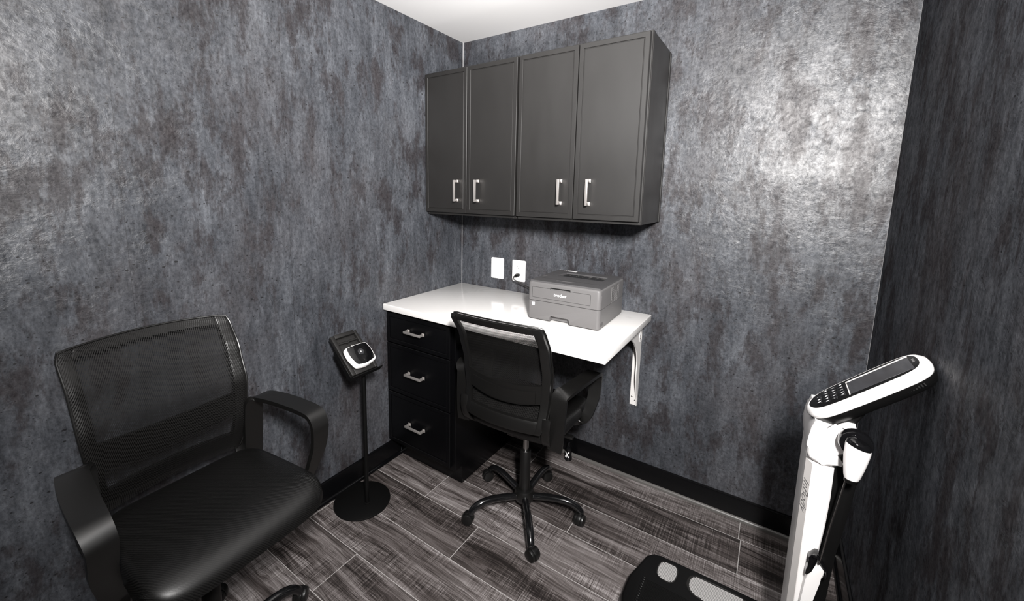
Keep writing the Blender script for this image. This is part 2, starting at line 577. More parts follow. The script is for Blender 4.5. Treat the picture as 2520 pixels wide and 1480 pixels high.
# baseboards: a flat board with eased top and a small shoe moulding in front
def baseboard(name, p0, p1, nrm):
    """p0 -> p1 along the wall, nrm points into the room"""
    p0, p1, nrm = Vector(p0), Vector(p1), Vector(nrm)
    prof = [(0, 0), (0.013, 0), (0.013, 0.100), (0.0115, 0.1045), (0.008, 0.1065), (0, 0.1065)]
    bm = new()
    add_loft(bm, [[p + nrm * a + Vector((0, 0, b)) for a, b in prof] for p in (p0, p1)])
    o = struct(name, bm, 'base_black')
    bm = new()
    shoe = [(0.0131, 0.0), (0.024, 0.0), (0.0235, 0.006), (0.021, 0.0115), (0.017, 0.015), (0.0131, 0.0165)]
    add_loft(bm, [[p + nrm * a + Vector((0, 0, b)) for a, b in shoe] for p in (p0, p1)])
    obj('shoe_moulding', bm, 'shoe' if name == 'baseboard_back' else 'base_black', o)  # back run carries the painted highlight, the other walls stay black
baseboard('baseboard_back', (0.472, 0, 0), (RW - 0.013, 0, 0), (0, -1, 0))
baseboard('baseboard_left', (0, -0.572, 0), (0, YF + .014, 0), (1, 0, 0))
baseboard('baseboard_right', (RW, -0.026, 0), (RW, YF + .014, 0), (-1, 0, 0))
baseboard('baseboard_front', (0.014, YF, 0), (RW - 0.014, YF, 0), (0, 1, 0))
# turned edges of the paper in the two corners and along the ceiling line
bm = new(); add_prism(bm, [(0.0002, -0.0002), (0.0034, -0.0002), (0.0002, -0.0034)], XY, 0.1066, H); struct('trim_1', bm, 'paper_edge', smooth=False)
bm = new(); add_prism(bm, [(RW - 0.0002, -0.0002), (RW - 0.0012, -0.0002), (RW - 0.0002, -0.0012)], XY, 0.1066, H); struct('trim_2', bm, 'paper_edge', smooth=False)

# ------------------------------------------------------------------ wall cabinets
def pull(root, p0, p1, out, name='handle'):
    """square bar pull; p0, p1 foot centres on the face, out = standoff direction"""
    p0, p1, out = Vector(p0), Vector(p1), Vector(out).normalized()
    ax = (p1 - p0).normalized()
    sd = ax.cross(out)
    bm = new()
    def bar(c, ha, hs, ho):
        m = frame(c, ax, sd, out)
        add_box(bm, -ha, ha, -hs, hs, -ho, ho, 0.0009, 2, m)
    for p, s in ((p0, -1), (p1, 1)):
        bar(p + out * 0.002, 0.0085, 0.0085, 0.002)
        bar(p + out * 0.015, 0.0055, 0.0055, 0.014)
    mid = (p0 + p1) / 2
    bar(mid + out * 0.030, (p1 - p0).length / 2 + 0.0065, 0.0055, 0.0042)
    return obj(name, bm, 'nickel', root)

def panel_front(bm, x0, x1, z0, z1, yb, th=0.020, rail=0.020, dep=0.0045):
    """door or drawer front facing -y: slim raised rim round a flat recessed field"""
    yf = yb - th
    def ring(ix, y): return [Vector((x0 + ix, y, z0 + ix)), Vector((x1 - ix, y, z0 + ix)), Vector((x1 - ix, y, z1 - ix)), Vector((x0 + ix, y, z1 - ix))]
    add_loft(bm, [ring(0, yb), ring(0, yf + 0.0015), ring(0.0015, yf), ring(rail - 0.001, yf), ring(rail, yf + 0.001), ring(rail + 0.0006, yf + dep), ring(rail + 0.003, yf + dep), ring(rail + 0.0045, yf + dep * 0.55)], True, True)

def wall_cabinet(x0, x1, label, doors, handles, side_strip=False):
    t = thing('wall_cabinet', label, 'cabinet', ((x0 + x1) / 2, 0, 1.375), 0, 'wall cabinets above the desk')
    ox, oz = (x0 + x1) / 2, 1.375
    bm = new()
    z0, z1, yf = 0.0, 0.774, -0.3235
    a, b = x0 - ox, x1 - ox
    add_box(bm, a, b, yf, -0.001, z0 + 0.012, z1, 0.0012, 1)
    # side panels run 12 mm below the bottom board, face frame in front
    add_box(bm, a, a + 0.014, yf, -0.001, z0, z0 + 0.013, 0.0005, 1)
    add_box(bm, b - 0.014, b, yf, -0.001, z0, z0 + 0.013, 0.0005, 1)
    add_box(bm, a + .014, b - .014, yf, yf + 0.019, z0, z0 + 0.013, 0.0005, 1)
    obj('cabinet_body', bm, 'cab_upper', t, smooth=False)
    for (dx0, dx1), hx in zip(doors, handles):
        bm = new()
        panel_front(bm, dx0 - ox, dx1 - ox, 0.014, 0.765, yf - 0.0005)
        d = obj('door', bm, 'cab_upper', t, angle=20)
        pull(d, (hx - ox, yf - 0.0205, 0.083), (hx - ox, yf - 0.0205, 0.184), (0, -1, 0))
    if side_strip:
        bm = new(); add_box(bm, b + 0.0002, b + 0.0045, -0.020, -0.0012, 0.0, z1 - 0.006, 0.0008, 1)
        obj('scribe_strip', bm, 'cab_upper', t, smooth=False)
        bm = new(); add_box(bm, b + 0.0002, b + 0.0030, yf + 0.001, yf + 0.019, 0.0, z1 - 0.002, 0.0008, 1)
        obj('edge_strip', bm, 'cab_upper', t, smooth=False)
    return t
wall_cabinet(0.002, 0.6015, 'black two-door wall cabinet in the corner, against the left wall', [(0.004, 0.2980), (0.3020, 0.6005)], [0.238, 0.376])
wall_cabinet(0.6100, 1.212, 'black two-door wall cabinet at the open right end, above the printer', [(0.6110, 0.9085), (0.9125, 1.2065)], [0.8475, 0.984], True)

# ------------------------------------------------------------------ worktop, drawer unit, bracket
bm = new()
add_box(bm, 0.0015, 1.2108, -0.6745, -0.0015, 0.876, 0.9092, 0.003, 3)
tag(obj('countertop', bm, 'quartz'), 'white quartz desk worktop with faint veins carrying the printer', 'countertop')

def drawer_unit():
    t = thing('drawer_cabinet', 'black three-drawer base cabinet with toe kick under the white worktop', 'cabinet', (0.235, -0.32, 0))
    ox, oy = 0.235, -0.32
    bm = new()
    add_box(bm, 0.002 - ox, 0.4665 - ox, -0.6345 - oy, -0.015 - oy, 0.105, 0.8755, 0.0012, 1)
    obj('cabinet_body', bm, 'cab_base', t, smooth=False)
    bm = new()
    add_box(bm, 0.018 - ox, 0.4605 - ox, -0.571 - oy, -0.015 - oy, 0.0, 0.1048)
    obj('toe_kick', bm, 'cab_base', t, smooth=False)
    for z0, z1, hz in ((0.700, 0.862, 0.788), (0.424, 0.694, 0.557), (0.128, 0.418, 0.270)):
        bm = new()
        panel_front(bm, 0.006 - ox, 0.447 - ox, z0, z1, -0.635 - oy)
        d = obj('drawer', bm, 'cab_base', t, angle=20)
        pull(d, (0.171 - ox, -0.6555 - oy, hz), (0.274 - ox, -0.6555 - oy, hz), (0, -1, 0))
    return t
drawer_unit()

def bracket():
    t = thing('shelf_bracket', 'white steel support bracket on the wall under the right end of the worktop', 'bracket', (1.1525, 0, 0.41))
    ox, oz = 1.1525, 0.41
    bm = new(); add_box(bm, 1.133 - ox, 1.172 - ox, -0.0045, -0.0008, 0, 0.8755 - oz, 0.001, 1); obj('wall_plate', bm, 'white_metal', t)
    bm = new(); add_box(bm, 1.133 - ox, 1.172 - ox, -0.40, -0.0046, 0.8712 - oz, 0.8756 - oz, 0.001, 1); obj('top_plate', bm, 'white_metal', t)
    bm = new()
    inner = [(-0.016, 0.415), (-0.020, 0.464), (-0.040, 0.519), (-0.056, 0.569), (-0.059, 0.617), (-0.057, 0.660), (-0.066, 0.705), (-0.092, 0.748), (-0.136, 0.790), (-0.19, 0.821), (-0.25, 0.840), (-0.33, 0.858), (-0.395, 0.866)]
    inner = chaikin([(a, b, 0) for a, b in inner], 1, False)
    poly = [(p.x, p.y - oz) for p in inner] + [(-0.395, 0.8715 - oz), (-0.0040, 0.8715 - oz), (-0.0040, 0.412 - oz)]
    add_prism(bm, poly, YZ, 1.1685 - ox, 1.172 - ox)
    # folded inner lip
    lip = [Vector((1.172 - ox, p.x, p.y - oz)) for p in inner]
    add_sweep(bm, lip, [(-0.005, -0.0012), (0.0, -0.0012), (0.0, 0.0012), (-0.005, 0.0012)], side=(1, 0, 0))
    obj('gusset', bm, 'white_metal', t, angle=30)
    bm = new()
    m = frame((1.172 - ox, -0.032, 0.795 - oz), (0, 1, 0), (0, 0, 1), (1, 0, 0))
    add_lathe(bm, [(0.022, 0.0001), (0.0215, 0.0022), (0.0195, 0.0028), (0.018, 0.0015), (0.004, 0.0012), (0.0, 0.0012)], 28, m, False)
    for v in bm.verts: v.co.z = (v.co.z - (0.795 - oz)) * 1.4 + (0.795 - oz)
    obj('boss', bm, 'white_metal', t)
    for x, y, z, ax in ((1.172, -0.034, 0.790, 'x'), (1.155, -0.0046, 0.690, 'y'), (1.143, -0.0046, 0.455, 'y'), (1.160, -0.0046, 0.437, 'y')):
        bm = new()
        mm = frame((x - ox + (0.0014 if ax == 'x' else 0), y, z - oz), *(((0, 1, 0), (0, 0, 1), (1, 0, 0)) if ax == 'x' else ((1, 0, 0), (0, 0, 1), (0, -1, 0))))
        add_lathe(bm, [(0.0042, 0), (0.0040, 0.0012), (0.0028, 0.0022), (0.0, 0.0025)], 16, mm, False)
        obj('screw', bm, 'screw', t)
bracket()

# ------------------------------------------------------------------ outlet plates and printer cord
def outlet_plate(x0, x1, z0, z1, label, kind):
    cx, cz = (x0 + x1) / 2, (z0 + z1) / 2
    t = thing('outlet_plate' if kind == 'outlet' else 'blank_plate', label, 'outlet' if kind == 'outlet' else 'wall plate', (cx, 0, cz))
    w, h = x1 - x0, z1 - z0
    bm = new()
    rings = []
    for inset, y in ((0, -0.0008), (0, -0.0035), (0.0012, -0.0056), (0.004, -0.0064)):
        rings.append([Vector((a, y, b)) for a, b in rrect(w - 2 * inset, h - 2 * inset, 0.008 - inset * .8)])
    add_loft(bm, rings)
    obj('plate', bm, 'outlet', t)
    if kind == 'outlet':
        for s in (1, -1):
            bm = new()
            zc = s * 0.0225
            prof = [(0.0172 * cos(a), max(-0.0132, min(0.0132, 0.0172 * sin(a)))) for a in [2 * pi * i / 36 for i in range(36)]]
            add_loft(bm, [[Vector((a * k, y, zc + b * k)) for a, b in prof] for k, y in ((1, -0.0062), (1, -0.0078), (0.95, -0.0084))])
            r = obj('receptacle', bm, 'outlet', t)
            bm = new()
            for xx, hh in ((-0.0063, 0.0042), (0.0063, 0.0034)):
                add_box(bm, xx - 0.0009, xx + 0.0009, -0.0087, -0.0083, zc + 0.001, zc + 0.001 + hh * 1.6)
            add_lathe(bm, [(0.0022, 0), (0.0, 0.0004)], 12, frame((0, -0.0084, zc - 0.0075), (1, 0, 0), (0, 0, 1), (0, -1, 0)), True)
            obj('slots', bm, 'dark_print', r)
        lettering('marking', 'PANEL A', 0.0085, 'grey_print', frame((-0.001, -0.0067, 0.0475), (1, 0, 0), (0, 0, 1), (0, -1, 0)), t)
    else:
        bm = new()
        add_box(bm, -0.0165, 0.0165, -0.0071, -0.0063, -0.0335, 0.0335, 0.0006, 1)
        obj('insert', bm, 'outlet', t)
    for s in ((1, -1) if kind != 'outlet' else (0,)):
        bm = new()
        add_lathe(bm, [(0.0032, 0), (0.0028, 0.0008), (0, 0.001)], 14, frame((0, -0.0064, s * 0.0485), (1, 0, 0), (0, 0, 1), (0, -1, 0)), False)
        obj('screw', bm, 'outlet', t)
outlet_plate(0.2375, 0.3285, 0.9745, 1.104, 'blank white wall plate, left of the two above the worktop', 'blank')
outlet_plate(0.3915, 0.4815, 0.9755, 1.104, 'white power outlet plate with a black plug in its lower socket', 'outlet')

t = thing('power_cord', 'black printer power cord with plug in the outlet, running behind the printer', 'cord', (0.4365, -0.0086, 1.017))
o3 = Vector((0.4365, -0.0086, 1.017))
bm = new()
add_sweep(bm, [Vector(p) - o3 for p in ((0.4365, -0.0092, 1.0165), (0.4362, -0.022, 1.0160), (0.4358, -0.032, 1.0155), (0.435, -0.044, 1.014))], rrect(0.024, 0.018, 0.006, 3), side=(1, 0, 0), scales=[(1, 1), (1, 1), (.8, .8), (.45, .5)])
obj('plug', bm, 'black_plastic', t)
bm = new()
add_tube(bm, [Vector(p) - o3 for p in ((0.435, -0.040, 1.014), (0.4325, -0.056, 1.010), (0.436, -0.060, 1.000), (0.450, -0.055, 0.990), (0.480, -0.048, 0.976), (0.520, -0.040, 0.960), (0.600, -0.036, 0.935), (0.680, -0.036, 0.9135), (0.76, -0.040, 0.9130))], 0.0034, 10, 6)
obj('cable', bm, 'cord', t)

# ------------------------------------------------------------------ printer
def printer():
    t = thing('printer', 'grey laser printer standing on the white worktop below the wall cabinets', 'printer', (0.7412, -0.4322, 0.9092), 0.0228)
    w, d, h = 0.352, 0.352, 0.183
    def body_ring(z, ins=0.0, r=0.017):
        return [Vector((a, b, z)) for a, b in rrect(w - 2 * ins, d - 2 * ins, r, 6, w / 2, d / 2)]
    # lower cassette with finger notch: prism of front outline minus the notch
    bm = new()
    zs = 0.094
    rings = [body_ring(0.006, 0.003), body_ring(0.010, 0.0), body_ring(zs, 0.0)]
    add_loft(bm, rings)
    lower = obj('paper_cassette', bm, 'printer', t)
    # cut the finger notch
    nb = new()
    npoly = [(0.117, -0.01), (0.212, -0.01), (0.212, 0.024), (0.206, 0.031), (0.122, 0.031), (0.117, 0.025)]
    add_prism(nb, npoly, XZ, -0.02, 0.028)
    cut = obj('cutter', nb, 'printer', t)
    md = lower.modifiers.new('notch', 'BOOLEAN'); md.object = cut; md.operation = 'DIFFERENCE'; md.solver = 'EXACT'
    bpy.context.view_layer.update()
    dg = bpy.context.evaluated_depsgraph_get()
    me = bpy.data.meshes.new_from_object(lower.evaluated_get(dg))
    lower.modifiers.clear(); lower.data = me
    me.shade_smooth(); me.set_sharp_from_angle(angle=radians(38))
    bpy.data.objects.remove(cut)
    bm = new(); add_loft(bm, [body_ring(zs + 0.00005, 0.0016), body_ring(zs + 0.0020, 0.0016)]); obj('seam', bm, 'printer_dark', t)
    # upper housing, side walls up to the lid line
    bm = new()
    add_loft(bm, [body_ring(zs + 0.0021, 0.0), body_ring(h - 0.010, 0.0), body_ring(h - 0.0035, 0.0015), body_ring(h - 0.0008, 0.0045)])
    up = obj('housing', bm, 'printer', t)
    # top cover with the output tray opening
    bm = new()
    outer = [(0.006, 0.012), (w - 0.006, 0.012), (w - 0.006, d - 0.004), (0.006, d - 0.004)]
    inn = [(0.060, 0.178), (0.298, 0.178), (0.294, 0.276), (0.079, 0.276)]
    mid = [(0.087, 0.196), (0.292, 0.186), (0.290, 0.270), (0.092, 0.270)]
    zt = h + 0.0052
    rings = [[Vector((a, b, h - 0.0006)) for a, b in outer], [Vector((a + (.002 if a < .1 else -.002), b + (.002 if b < .1 else -.002), zt)) for a, b in outer],
             [Vector((a, b, zt)) for a, b in inn], [Vector((a, b, zt - 0.0015 - (0.010 if i in (2, 3) else 0.0))) for i, (a, b) in enumerate(inn)],
             [Vector((a, b, h - 0.0002)) for a, b in mid]]
    vr = add_loft(bm, rings, True, False)
    obj('top_cover', bm, 'printer_top', t, angle=25)
    bm = new()
    add_box(bm, 0.088, 0.291, 0.197, 0.2695, h + 0.0003, h + 0.0008)
    slot = obj('output_slot', bm, 'printer_dark', t)
    bm = new()
    for i in range(6):
        x = 0.108 + i * 0.033
        add_box(bm, x, x + 0.020, 0.244, 0.2465, h + 0.0009, h + 0.0030, 0.0004, 1)
        add_box(bm, x + 0.004, x + 0.009, 0.226, 0.242, h + 0.0009, h + 0.0022, 0.0004, 1)
    obj('eject_rollers', bm, 'chrome', slot)
    # fold line, flap grip
    bm = new()
    add_box(bm, 0.020, 0.318, 0.0884, 0.0892, zt + 0.0001, zt + 0.0004)
    obj('fold_line', bm, 'printer_dark', t)
    bm = new()
    add_prism(bm, [(0.113, 0.066), (0.207, 0.066), (0.209, 0.046), (0.199, 0.060), (0.130, 0.060), (0.124, 0.048)], XY, zt + 0.0001, zt + 0.0012, 0.0004, 1)
    obj('flap_grip', bm, 'printer', t)
    # front: manual feed door outline, pull recess
    bm = new()
    def outline(x0, x1, z0, z1, r, wd, y):
        oo = rrect(x1 - x0, z1 - z0, r, 4, (x0 + x1) / 2, (z0 + z1) / 2)
        ii = rrect(x1 - x0 - 2 * wd, z1 - z0 - 2 * wd, max(r - wd, .0005), 4, (x0 + x1) / 2, (z0 + z1) / 2)
        a = [bm.verts.new((p[0], y, p[1])) for p in oo]; b = [bm.verts.new((p[0], y, p[1])) for p in ii]
        for i in range(len(a)):
            j = (i + 1) % len(a)
            bm.faces.new((a[i], a[j], b[j], b[i]))
    outline(0.0235, 0.3080, 0.1095, 0.1600, 0.005, 0.0012, -0.00025)
    obj('feed_door_gap', bm, 'printer_dark', t)
    bm = new()
    add_box(bm, 0.116, 0.2135, -0.0006, 0.0, 0.1555, 0.1655)
    rc = obj('pull_recess', bm, 'printer_dark', t)
    bm = new(); add_box(bm, 0.118, 0.2115, -0.0010, -0.0005, 0.1555, 0.1600, 0.0002, 1); obj('pull_lip', bm, 'printer', rc)
    lettering('logo', 'brother', 0.0195, 'white_print', frame((0.1645, -0.0006, 0.1335), (1, 0, 0), (0, 0, 1), (0, -1, 0)), t, bold=0.00015, spacing=1.0)
    # ENERGY mark sticker
    bm = new(); add_box(bm, 0.024, 0.0385, -0.0008, -0.0002, 0.0705, 0.0850, 0.0003, 1); st = obj('sticker', bm, 'white_print', t)
    bm = new()
    add_box(bm, 0.0275, 0.0350, -0.0011, -0.0008, 0.0745, 0.0758); add_box(bm, 0.0275, 0.0287, -0.0011, -0.0008, 0.0758, 0.0820)
    add_box(bm, 0.0287, 0.0350, -0.0011, -0.0008, 0.0805, 0.0820); add_box(bm, 0.0312, 0.0330, -0.0011, -0.0008, 0.0765, 0.0795)
    obj('sticker_mark', bm, 'dark_print', st, smooth=False)
    # side vent grille and small slots
    bm = new(); add_box(bm, w - 0.0002, w + 0.0004, 0.148, 0.258, 0.097, 0.173); gr = obj('vent_recess', bm, 'printer_dark', t)
    bm = new()
    for i in range(6):
        y = 0.150 + i * 0.0212
        add_box(bm, w + 0.0003, w + 0.0030, y - 0.0014, y + 0.0014, 0.097, 0.172)
    for i in range(10):
        z = 0.098 + i * 0.0081
        m = Matrix.Translation((w + 0.0012, 0.203, z)) @ Matrix.Rotation(radians(18), 4, 'Y')
        add_box(bm, -0.0014, 0.0016, -0.055, 0.055, -0.0011, 0.0011, 0, 1, m)
    obj('vent_grille', bm, 'printer', gr, smooth=False)
    bm = new()
    for i in range(4): add_box(bm, w - 0.0002, w + 0.0003, 0.003 + 0.012, 0.050, 0.020 + i * 0.0042, 0.0218 + i * 0.0042)
    obj('slots', bm, 'printer_dark', t)
    bm = new(); add_box(bm, w - 0.0002, w + 0.0010, 0.012, 0.018, 0.128, 0.158, 0.0004, 1); obj('side_catch', bm, 'printer', t)
    # labels on the rear of the top cover
    bm = new(); add_box(bm, 0.068, 0.112, 0.318, 0.340, zt + 0.0001, zt + 0.0005); obj('label_sticker', bm, 'white_print', t)
    bm = new()
    for i in range(5): add_box(bm, 0.010 + i * 0.0115, 0.0185 + i * 0.0115, 0.3385, 0.3415, zt + 0.0001, zt + 0.0004)
    obj('printed_marks', bm, 'white_print', t)
    bm = new()
    for i in range(6): add_box(bm, -0.0030, 0.0030, i * 0.0085, i * 0.0085 + 0.0050, 0, 0.0003, 0, 1, Matrix.Translation((0.019, 0.118, zt + 0.0001)) @ Matrix.Rotation(-0.25, 4, 'Z'))
    obj('faint_marking', bm, 'printer', t)
    for x, y in ((0.03, 0.03), (w - 0.03, 0.03), (0.03, d - 0.03), (w - 0.03, d - 0.03)):
        bm = new()
        add_lathe(bm, [(0.009, 0), (0.009, 0.0068)], 16, Matrix.Translation((x, y, 0)))
        obj('rubber_foot', bm, 'printer_dark', t)
printer()

# ------------------------------------------------------------------ office chair
def interp(tab, x):
    if x <= tab[0][0]: return tab[0][1]
    for (a, va), (b, vb) in zip(tab, tab[1:]):
        if x <= b:
            t = (x - a) / (b - a)
            t = t * t * (3 - 2 * t) * 0.5 + t * 0.5
            return va + (vb - va) * t
    return tab[-1][1]
BZ = 0.462
YT = [(0, -0.196), (0.26, -0.174), (0.52, -0.180), (0.76, -0.215), (1.0, -0.282)]
WT = [(0, 0.190), (0.25, 0.203), (0.55, 0.213), (1.0, 0.215)]
CURV = 0.036
def back_pt(u, v, off=0.0):
    """u -1..1 across, v 0..1 up the backrest"""
    w = interp(WT, v)
    y = interp(YT, v) - CURV * (1 - u * u) * (0.75 + .25 * v)
    w *= 1 - 0.035 * max(0.0, (v - 0.95) / 0.05) ** 2.5 - 0.05 * max(0.0, (0.07 - v) / 0.07) ** 2
    z = BZ * v + 0.008 * (1 - u * u) * (1 if v > .5 else 0) * (v - .5) * 2
    return Vector((w * u, y + off, z + 0.0))

def patch(bm, u0, u1, v0, v1, off, th, nu=20, nv=6, edge=0.004):
    """curved slab on the backrest surface; v0, v1 may be functions of u"""
    f0 = v0 if callable(v0) else (lambda u: v0)
    f1 = v1 if callable(v1) else (lambda u: v1)
    def P(a, b, o):
        u = u0 + (u1 - u0) * a
        return back_pt(u, f0(u) + (f1(u) - f0(u)) * b, o)
    F = [[bm.verts.new(P(i / nu, j / nv, off)) for j in range(nv + 1)] for i in range(nu + 1)]
    B = [[bm.verts.new(P(i / nu, j / nv, off - th)) for j in range(nv + 1)] for i in range(nu + 1)]
    for i in range(nu):
        for j in range(nv):
            bm.faces.new((F[i][j], F[i + 1][j], F[i + 1][j + 1], F[i][j + 1]))
            bm.faces.new((B[i][j + 1], B[i + 1][j + 1], B[i + 1][j], B[i][j]))
    for i in range(nu):
        bm.faces.new((B[i][0], B[i + 1][0], F[i + 1][0], F[i][0]))
        bm.faces.new((F[i][nv], F[i + 1][nv], B[i + 1][nv], B[i][nv]))
    for j in range(nv):
        bm.faces.new((F[0][j], F[0][j + 1], B[0][j + 1], B[0][j]))
        bm.faces.new((B[nu][j], B[nu][j + 1], F[nu][j + 1], F[nu][j]))

def office_chair(label, loc, yaw, seat_z, base_yaw, off=(0, 0), ws=1.0):
    t = thing('office_chair', label, 'chair', (loc[0], loc[1], 0), 0, 'black mesh office chairs')
    R = Matrix.Translation((off[0], off[1], seat_z)) @ Matrix.Rotation(yaw, 4, 'Z')
    def put(name, bm, mat, parent=None, **kw):
        bmesh.ops.transform(bm, matrix=R, verts=bm.verts)
        return obj(name, bm, mat, parent or t, **kw)
    # ---- seat cushion: superellipse plan, domed top, rolled front
    bm = new()
    lay = bm.loops.layers.uv.new('UVMap')
    N = 56
    def plan(a, k):
        e = 2 / 5.5
        c, s = cos(a), sin(a)
        x = 0.236 * (abs(c) ** e) * (1 if c > 0 else -1)
        y = 0.222 * (abs(s) ** e) * (1 if s > 0 else -1)
        x *= (1.0 + 0.05 * (y / 0.222)) * k
        return x, y * k + 0.032
    levels = [(0.80, -0.072), (0.93, -0.066), (0.985, -0.050), (1.0, -0.034), (0.985, -0.018), (0.95, -0.007), (0.88, -0.0005), (0.75, 0.003), (0.5, 0.004), (0.25, 0.003), (0.06, 0.0025)]
    rings = []
    for k, z in levels:
        ring = []
        for i in range(N):
            a = 2 * pi * i / N
            x, y = plan(a, k)
            roll = max(0.0, (y - 0.13) / 0.125)
            zz = z - 0.030 * roll ** 2.2 * (1.0 if z > -0.05 else 0.4)
            zz += 0.010 * (abs(x) / .236) ** 3 * (1 if z > -.03 else 0)
            ring.append(Vector((x, y, zz)))
        rings.append(ring)
    vr = add_loft(bm, rings)
    arc = 0.0
    for f in bm.faces:
        for l in f.loops:
            c = l.vert.co
            side = min(0.0, c.z + 0.008)
            sx = c.x + (side if c.x < -.2 else -side if c.x > .2 else 0)
            sy = c.y + (side if c.y < -.12 else -side if c.y > .18 else 0)
            l[lay].uv = (sx, sy)
    put('seat', bm, 'seat', angle=60)
    bm = new()
    rings = []
    for k, z in ((0.60, -0.088), (0.78, -0.086), (0.83, -0.080), (0.83, -0.071)):
        rings.append([Vector((*plan(2 * pi * i / 40, k), z)) for i in range(40)])
    add_loft(bm, rings)
    put('seat_shell', bm, 'chair_plastic')
    # ---- backrest frame
    bm = new()
    su = 0.155
    patch(bm, -1, -1 + su, 0, 1, 0.0, 0.020, 4, 24)
    patch(bm, 1 - su, 1, 0, 1, 0.0, 0.020, 4, 24)
    patch(bm, -1 + su, 1 - su, 0.945, 1.0, 0.0, 0.018, 24, 3)
    patch(bm, -1 + su, 1 - su, 0.0, 0.115, 0.0, 0.020, 24, 4)
    bmesh.ops.remove_doubles(bm, verts=bm.verts, dist=0.0006)
    es = [e for e in bm.edges if len(e.link_faces) == 2 and e.calc_face_angle(0) > 1.0]
    bmesh.ops.bevel(bm, geom=es, offset=0.0035, segments=2, profile=0.5, affect='EDGES', clamp_overlap=True)
    for v in bm.verts: v.co.x *= ws
    fr = put('backrest_frame', bm, 'chair_plastic', angle=50)
    # ---- lumbar band, bowed downwards, with a pressed inner panel
    bm = new()
    lo = lambda u: 0.270 - 0.045 * (1 - u * u) + 0.02 * abs(u) ** 3
    hi = lambda u: 0.455 - 0.050 * (1 - u * u)
    patch(bm, -0.86, 0.86, lo, hi, -0.006, 0.012, 28, 6)
    patch(bm, -0.74, 0.74, lambda u: lo(u) + 0.012, lambda u: hi(u) - 0.045, -0.0175, 0.005, 28, 5)
    es = [e for e in bm.edges if len(e.link_faces) == 2 and e.calc_face_angle(0) > 1.0]
    bmesh.ops.bevel(bm, geom=es, offset=0.002, segments=2, profile=0.5, affect='EDGES', clamp_overlap=True)
    for v in bm.verts: v.co.x *= ws
    put('lumbar_band', bm, 'chair_plastic', angle=50)
    # ---- mesh: stretched across the front and wrapped over the edges
    bm = new()
    def mp(a, b):
        u = -1.0 + 2.0 * a
        v = -0.01 + 1.022 * b
        e = max(abs(u) - 0.93, 0) / 0.07
        e2 = max((v - 0.96) / 0.05, 0)
        p = back_pt(u * 1.012, v, 0.0105 - 0.010 * max(e * e, min(e2, 1.2) ** 2))
        p.y += 0.010 * (1 - u * u) * sin(pi * min(max(v, 0), 1))
        return p
    add_grid(bm, mp, 40, 30, lambda a, b: (a * 0.44, b * 0.47))
    for v in bm.verts: v.co.x *= ws
    put('mesh_back', bm, 'mesh', angle=80, recalc=False)
    # piping around the outer edge
    bm = new()
    loop = [back_pt(-1.006, v / 20, 0.002) for v in range(0, 21)] + [back_pt(-1 + u / 12, 1.008, 0.002) for u in range(1, 24)] + [back_pt(1.006, 1 - v / 20, 0.002) for v in range(0, 21)]
    add_sweep(bm, loop, circ(0.0032, 8))
    for v in bm.verts: v.co.x *= ws
    put('piping', bm, 'chair_plastic')
    # ---- connecting arm between seat and back
    for s in (-1, 1):
        bm = new()
        pts = catmull([(s * 0.150, 0.0, -0.085), (s * 0.172, -0.12, -0.080), (s * 0.190, -0.185, -0.045), (s * 0.196, -0.208, 0.02), (s * 0.196, -0.203, 0.07)], 5)
        add_sweep(bm, pts, rrect(0.036, 0.010, 0.003, 2), side=(1, 0, 0))
        put('back_support', bm, 'chair_plastic')
    # ---- armrests: one flat closed loop per side
    for s in (-1, 1):
        bm = new()
        P = [((.222, -.170, -.070), .058), ((.225, -.172, -.03), .062), ((.228, -.170, .05), .064), ((.230, -.166, .12), .064), ((.233, -.160, .160), .064),
             ((.250, -.140, .176), .064), ((.262, -.08, .181), .066), ((.273, .0, .180), .066), ((.281, .085, .175), .064), ((.2825, .118, .166), .062), ((.281, .136, .146), .060), ((.279, .142, .118), .058),
             ((.280, .132, .06), .053), ((.272, .118, .010), .048), ((.262, .106, -.030), .044), ((.240, .098, -.060), .040), ((.195, .090, -.078), .036)]
        pts = catmull([(s * p[0][0], p[0][1], p[0][2]) for p in P], 5)
        ws = []
        for i in range(len(pts)):
            q = min(i / 5, len(P) - 1)
            k = int(q); fr_ = q - k
            w0 = P[k][1]; w1 = P[min(k + 1, len(P) - 1)][1]
            ws.append((w0 + (w1 - w0) * fr_, 1))
        sides = []
        for i, p in enumerate(pts):
            q = i / (len(pts) - 1)
            sv = Vector((1, 0, 0)) if q < .8 else Vector((1, 0, 0)).lerp(Vector((0.75 , s * 0.0 , 0.75 * s)), (q - .8) / .2)
            sides.append(sv)
        add_sweep(bm, pts, rrect(1.0, 0.015, 0.0045, 3), side=sides, scales=ws)
        # keep corner radii honest after width scaling
        put('armrest', bm, 'chair_plastic', angle=50)
    # ---- tilt mechanism and gas lift
    bm = new()
    add_box(bm, -0.09, 0.09, -0.10, 0.10, -0.104, -0.088, 0.004, 2)
    add_box(bm, -0.045, 0.045, -0.09, 0.07, -0.135, -0.103, 0.008, 2)
    put('tilt_mechanism', bm, 'chair_gloss')
    bm = new()
    pts = [Vector(p) for p in ((0.05, 0.02, -0.118), (0.12, 0.03, -0.118), (0.19, 0.035, -0.122))]
    add_tube(bm, pts, 0.004, 8, 4)
    add_box(bm, 0.185, 0.225, 0.022, 0.048, -0.127, -0.116, 0.003, 2)
    put('height_lever', bm, 'chair_plastic')
    bm = new(); add_lathe(bm, [(0.0140, 0.30), (0.0140, seat_z - 0.12)], 24); obj('gas_lift', bm, 'chrome', t)
    bm = new(); add_lathe(bm, [(0.0255, 0.075), (0.0255, 0.312), (0.0235, 0.315), (0.0150, 0.3155)], 28); obj('lift_column', bm, 'chair_plastic', t)
